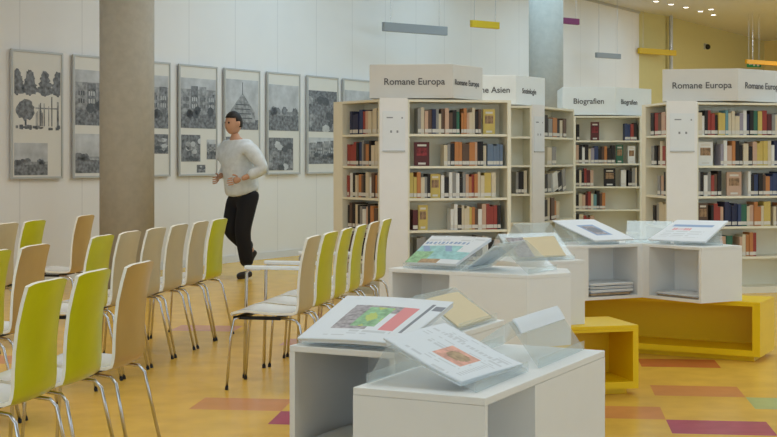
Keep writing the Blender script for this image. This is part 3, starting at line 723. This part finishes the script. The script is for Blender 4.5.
for y, k, lb in ((6.85,'l','lime green chair cut off by the left edge in the second row'),(7.28,'b','tan chair at the left of the second row beside a cut off lime chair'),
                 (8.13,'l','lime green chair in the middle of the second row'),(8.55,'g','pale tan chair just right of the middle lime chair, second row'),(8.98,'g','pale tan chair second right of the middle lime chair, second row'),
                 (9.40,'g','pale grey tan chair third from the far lime end, second row'),(9.83,'g','pale tan chair next to the lime chair ending the second row'),(10.25,'l','lime green chair at the far end of the second row, before the person')):
    chair(3.20, y-.28, cc[k], lb)
for y, k, lb in ((9.30,'g','greyish tan chair at the left edge of the rear row'),(9.72,'l','lime green chair in the rear row at the left'),(10.58,'b','lone tan chair in the rear row left of the concrete column')):
    chair(4.45, y, cc[k], lb)
for y, k, ar, lb in ((7.80,'g',0,'pale cream chair with dark underside at the near end of the right row'),(8.22,'l',2,'lime green armchair second in the right row'),(8.65,'l',0,'lime green chair third in the right row'),
                 (9.07,'l',1,'lime green chair fourth in the right row, with a single armrest'),(9.50,'b',0,'tan chair second last in the right row'),(9.93,'l',0,'lime green chair last in the right row, before the bookcase')):
    chair(1.96, y, cc[k], lb, ar)

# ------------------------------------------------------------------ person
def skin_obj(name, joints, edges, m, parent, root=0, sub=2, extra=None):
    me = bpy.data.meshes.new(name); me.from_pydata([j[0] for j in joints], edges, [])
    o = bpy.data.objects.new(name, me); COL.objects.link(o)
    md_ = o.modifiers.new('skin', 'SKIN'); md_.use_smooth_shade = True
    sv = me.skin_vertices[0].data
    for i, j in enumerate(joints):
        r = j[1]; sv[i].radius = (r, r) if not hasattr(r, '__len__') else r; sv[i].use_root = (i == root)
    sb = o.modifiers.new('sub', 'SUBSURF'); sb.levels = sub; sb.render_levels = sub
    dg = bpy.context.evaluated_depsgraph_get(); m2 = bpy.data.meshes.new_from_object(o.evaluated_get(dg)); bpy.data.objects.remove(o)
    m2.name = name; m2.materials.clear(); m2.materials.append(M_[m])
    for p in m2.polygons: p.use_smooth = True
    return m2
def join_meshes(ms, name, parent, mats):
    bm = bmesh.new()
    for me in ms: bm.from_mesh(me)
    out = bpy.data.meshes.new(name); bm.to_mesh(out); bm.free()
    for k in mats: out.materials.append(M_[k])
    for p in out.polygons: p.use_smooth = True
    o = bpy.data.objects.new(name, out); COL.objects.link(o); o.parent = parent; return o
s_p = 91.0; px_p = 243.0; YP = F/s_p; XP = (px_p-CX)/s_p
face = math.atan2(-.70, -.71)
pr = thing('person', (XP, YP, 0), 'person in light grey shirt and black trousers walking past the framed panels', 'person', face)
HP = [(0.0,0,.96),(0.03,0,1.12),(0.07,0,1.30),(0.09,0,1.44),(0.105,0,1.54)]
SHL, SHR = (.085,.21,1.44), (.085,-.21,1.44)
ELL, ELR = (-.02,.34,1.20), (-.06,-.33,1.20)
WRL, WRR = (.20,.22,1.09), (.17,-.22,1.10)
KNL, ANL = (.08,.085,.52), (-.01,.08,.095)
KNR, ANR = (.12,-.09,.53), (-.22,-.10,.27)
bj = [(HP[0],(.12,.15)),(HP[1],(.10,.13)),(HP[2],(.11,.15)),(HP[3],(.08,.12)),(HP[4],.05),((.115,0,1.60),.048),
      (SHL,.055),(ELL,.042),(WRL,.028),(SHR,.055),(ELR,.042),(WRR,.028),
      ((.0,.09,.92),.09),(KNL,.058),(ANL,.04),((.0,-.09,.92),.09),(KNR,.058),(ANR,.04)]
be = [(0,1),(1,2),(2,3),(3,4),(4,5),(3,6),(6,7),(7,8),(3,9),(9,10),(10,11),(0,12),(12,13),(13,14),(0,15),(15,16),(16,17)]
meshes = [skin_obj('b', bj, be, 'skin', pr)]
# head with face
bm = bmesh.new(); bmesh.ops.create_uvsphere(bm, u_segments=28, v_segments=20, radius=1)
HC = Vector((.135, 0, 1.695))
for v in bm.verts:
    x, y, z = v.co
    x2 = x*.098; y2 = y*.076*(1-.10*max(0, -z)); z2 = z*.122
    if z < -.2 and x > 0: x2 += .006; y2 *= 1-.18*(-z-.2)
    if abs(y) < .28 and x > .6 and -.30 < z < .12: x2 += .024*(1-abs(y)/.28)*(1-(z+.30)/.42*.7)       # nose
    if x > .6 and abs(abs(y)-.38) < .16 and -.02 < z < .18: x2 -= .008                               # eye sockets
    if x > .6 and abs(y) < .35 and -.52 < z < -.40: x2 += .005                                       # lips
    if abs(y) > .93 and abs(z) < .25 and -.3 < x < .12: y2 += .018*(1 if y > 0 else -1)              # ears
    v.co = (x2+HC.x, y2+HC.y, z2+HC.z)
hm = bpy.data.meshes.new('h'); bm.to_mesh(hm); bm.free(); meshes.append(hm)
def hand(w, d, sy):
    w = Vector(w); d = Vector(d).normalized(); side = Vector((0, 0, 1)); across = d.cross(side).normalized(); up = across.cross(d)
    hj = [(w, .026), (w+d*.05, (.018,.04)), (w+d*.09, (.014,.042))]
    out = [skin_obj('p', hj, [(0,1),(1,2)], 'skin', pr, sub=1)]
    for i, (o_, l_) in enumerate(((-.033,.065),(-.011,.078),(.011,.072),(.033,.055))):
        b = w+d*.085+up*o_
        out.append(skin_obj('f', [(b,.009),(b+d*l_*.45+across*.008*sy,.0085),(b+d*l_*.8+across*.022*sy,.008),(b+d*l_*.9+across*.04*sy,.007)], [(0,1),(1,2),(2,3)], 'skin', pr, sub=1))
    b = w+d*.03+up*.03
    out.append(skin_obj('t', [(b,.011),(b+d*.025+up*.028,.010),(b+d*.055+up*.036+across*.012*sy,.009)], [(0,1),(1,2)], 'skin', pr, sub=1))
    return out
meshes += hand(WRL, (.55,-.5,-.15), -1) + hand(WRR, (.55,.5,-.15), 1)
join_meshes(meshes, 'body', pr, ['skin'])
# eyes and eyebrows
m = MB()
for sy in (-1, 1):
    bm = bmesh.new(); bmesh.ops.create_uvsphere(bm, u_segments=10, v_segments=8, radius=.011)
    me = bpy.data.meshes.new('eye'); bm.to_mesh(me); bm.free(); me.materials.append(M_['hair'])
    o = bpy.data.objects.new('eye', me); COL.objects.link(o); o.parent = pr; o.location = (HC.x+.083, sy*.03, HC.z+.008)
# hair cap
bm = bmesh.new(); bmesh.ops.create_uvsphere(bm, u_segments=28, v_segments=20, radius=1)
dl = [v for v in bm.verts if (v.co.z < .40 and v.co.x > .30) or v.co.z < -.35 or (v.co.z < .05 and v.co.x > -.05)]
bmesh.ops.delete(bm, geom=dl, context='VERTS')
for v in bm.verts: v.co = (v.co.x*.110+HC.x-.004, v.co.y*.088, v.co.z*.137+HC.z+.002)
me = bpy.data.meshes.new('hair'); bm.to_mesh(me); bm.free(); me.materials.append(M_['hair'])
for p in me.polygons: p.use_smooth = True
o = bpy.data.objects.new('hair', me); COL.objects.link(o); o.parent = pr
sd = o.modifiers.new('solid', 'SOLIDIFY'); sd.thickness = .012; sd.offset = -1
# shirt
sj = [((0.0,0,.90),(.185,.225)),((.02,0,1.0),(.18,.22)),((.04,0,1.16),(.175,.215)),(HP[2],(.175,.225)),((.085,0,1.41),(.13,.19)),((.10,0,1.52),(.068,.068)),
      (SHL,.095),(ELL,.088),((.14,.245,1.12),.055),(SHR,.095),(ELR,.088),((.115,-.24,1.125),.055)]
se = [(0,1),(1,2),(2,3),(3,4),(4,5),(4,6),(6,7),(7,8),(4,9),(9,10),(10,11)]
join_meshes([skin_obj('s', sj, se, 'shirt', pr)], 'shirt', pr, ['shirt'])
tj = [((0,0,1.02),(.15,.18)),((0,0,.93),(.155,.19)),((.01,.09,.84),.125),(KNL,.095),((.0,.082,.12),.078),((.01,-.09,.84),.125),(KNR,.095),((-.19,-.10,.30),.078)]
te = [(0,1),(1,2),(2,3),(3,4),(1,5),(5,6),(6,7)]
join_meshes([skin_obj('t', tj, te, 'trousers', pr)], 'trousers', pr, ['trousers'])
def shoe(an, d):
    an = Vector(an); d = Vector(d).normalized(); dn = Vector((0,0,-1))
    hz = an.z-.045 if an.z < .12 else None
    a = an+dn*.045-d*.05; j = [(a,(.042,.042)),(a+d*.07+dn*.004,(.045,.042)),(a+d*.16+dn*.012,(.034,.044)),(a+d*.225+dn*.018,(.026,.036))]
    if hz is None:
        t = d
        j = [(an-Vector((.03,0,-.02)),(.042,.042)),(an+t*.06,(.045,.042)),(an+t*.14,(.034,.044)),(an+t*.2,(.026,.034))]
    o = join_meshes([skin_obj('sh', j, [(0,1),(1,2),(2,3)], 'shoe', pr)], 'shoe', pr, ['shoe'])
shoe(ANL, (1, .1, 0)); shoe(ANR, (.45, 0, -.9))

# ------------------------------------------------------------------ light, camera
w = bpy.data.worlds.new('World'); SC.world = w; w.use_nodes = True
bg = w.node_tree.nodes['Background']; bg.inputs[0].default_value = (.66, .85, 1.0, 1); bg.inputs[1].default_value = 1.3
def area(name, loc, size, power, rgb, rot=(0,0,0)):
    l = bpy.data.lights.new(name, 'AREA'); l.shape = 'RECTANGLE'; l.size, l.size_y = size; l.energy = power; l.color = rgb
    o = bpy.data.objects.new(name, l); COL.objects.link(o); o.location = loc; o.rotation_euler = rot; return o
WARM = (1, .97, .92); COOL = (.80, .91, 1)
for i, (x, y) in enumerate(((-3, 5), (1.5, 3.5), (2.5, 9.5), (6.5, 8), (6, 13.5))): area('unseen_ceiling_light', (x, y, CEIL-.05), (2.4, 2.4), 48, (.72, .88, 1))
for t_ in (0.5, 4.5, 8.5, 12.2):
    q = wall_pt(t_)+wn*2.3; area('unseen_cool_light', (q.x, q.y, CEIL-.05), (2.5, 2.5), 42 if t_ < 9 else 26, (.50, .78, 1) if t_ < 9 else (.36, .7, 1))  # unseen lights added along the wall to tint its upper part blue
area('unseen_cool_light', (9, 17, CEIL-.05), (3, 3), 70, (.6, .84, 1))  # stands in for cool daylight from above, out of view
area('unseen_ceiling_light', (.4, 13.6, CEIL-.05), (1.5, 1.5), 36, (1, .93, .84))  # added out of view to brighten the lower wall behind the person
area('unseen_ceiling_light', (-2.6, 8.8, CEIL-.05), (1.5, 1.5), 40, (1, .87, .70))  # unseen warm fill, added to warm the left wall
area('unseen_ceiling_light', (11, 27.5, CEIL-.3), (3, 3), 175, (.9, .95, 1))  # added beyond the frame to lift the yellow wall and far ceiling
cam = bpy.data.cameras.new('Camera'); cam.sensor_width = 36; cam.lens = 36*F/777; cam.shift_y = -(218.5-HZ)/777
co = bpy.data.objects.new('Camera', cam); COL.objects.link(co); co.location = (0, 0, CAMH); co.rotation_euler = (math.pi/2, 0, 0); SC.camera = co
cam.clip_end = 200
SC.view_settings.view_transform = 'Standard'; SC.view_settings.look = 'None'; SC.view_settings.exposure = .4; SC.view_settings.gamma = 1
SC.view_settings.use_curve_mapping = False
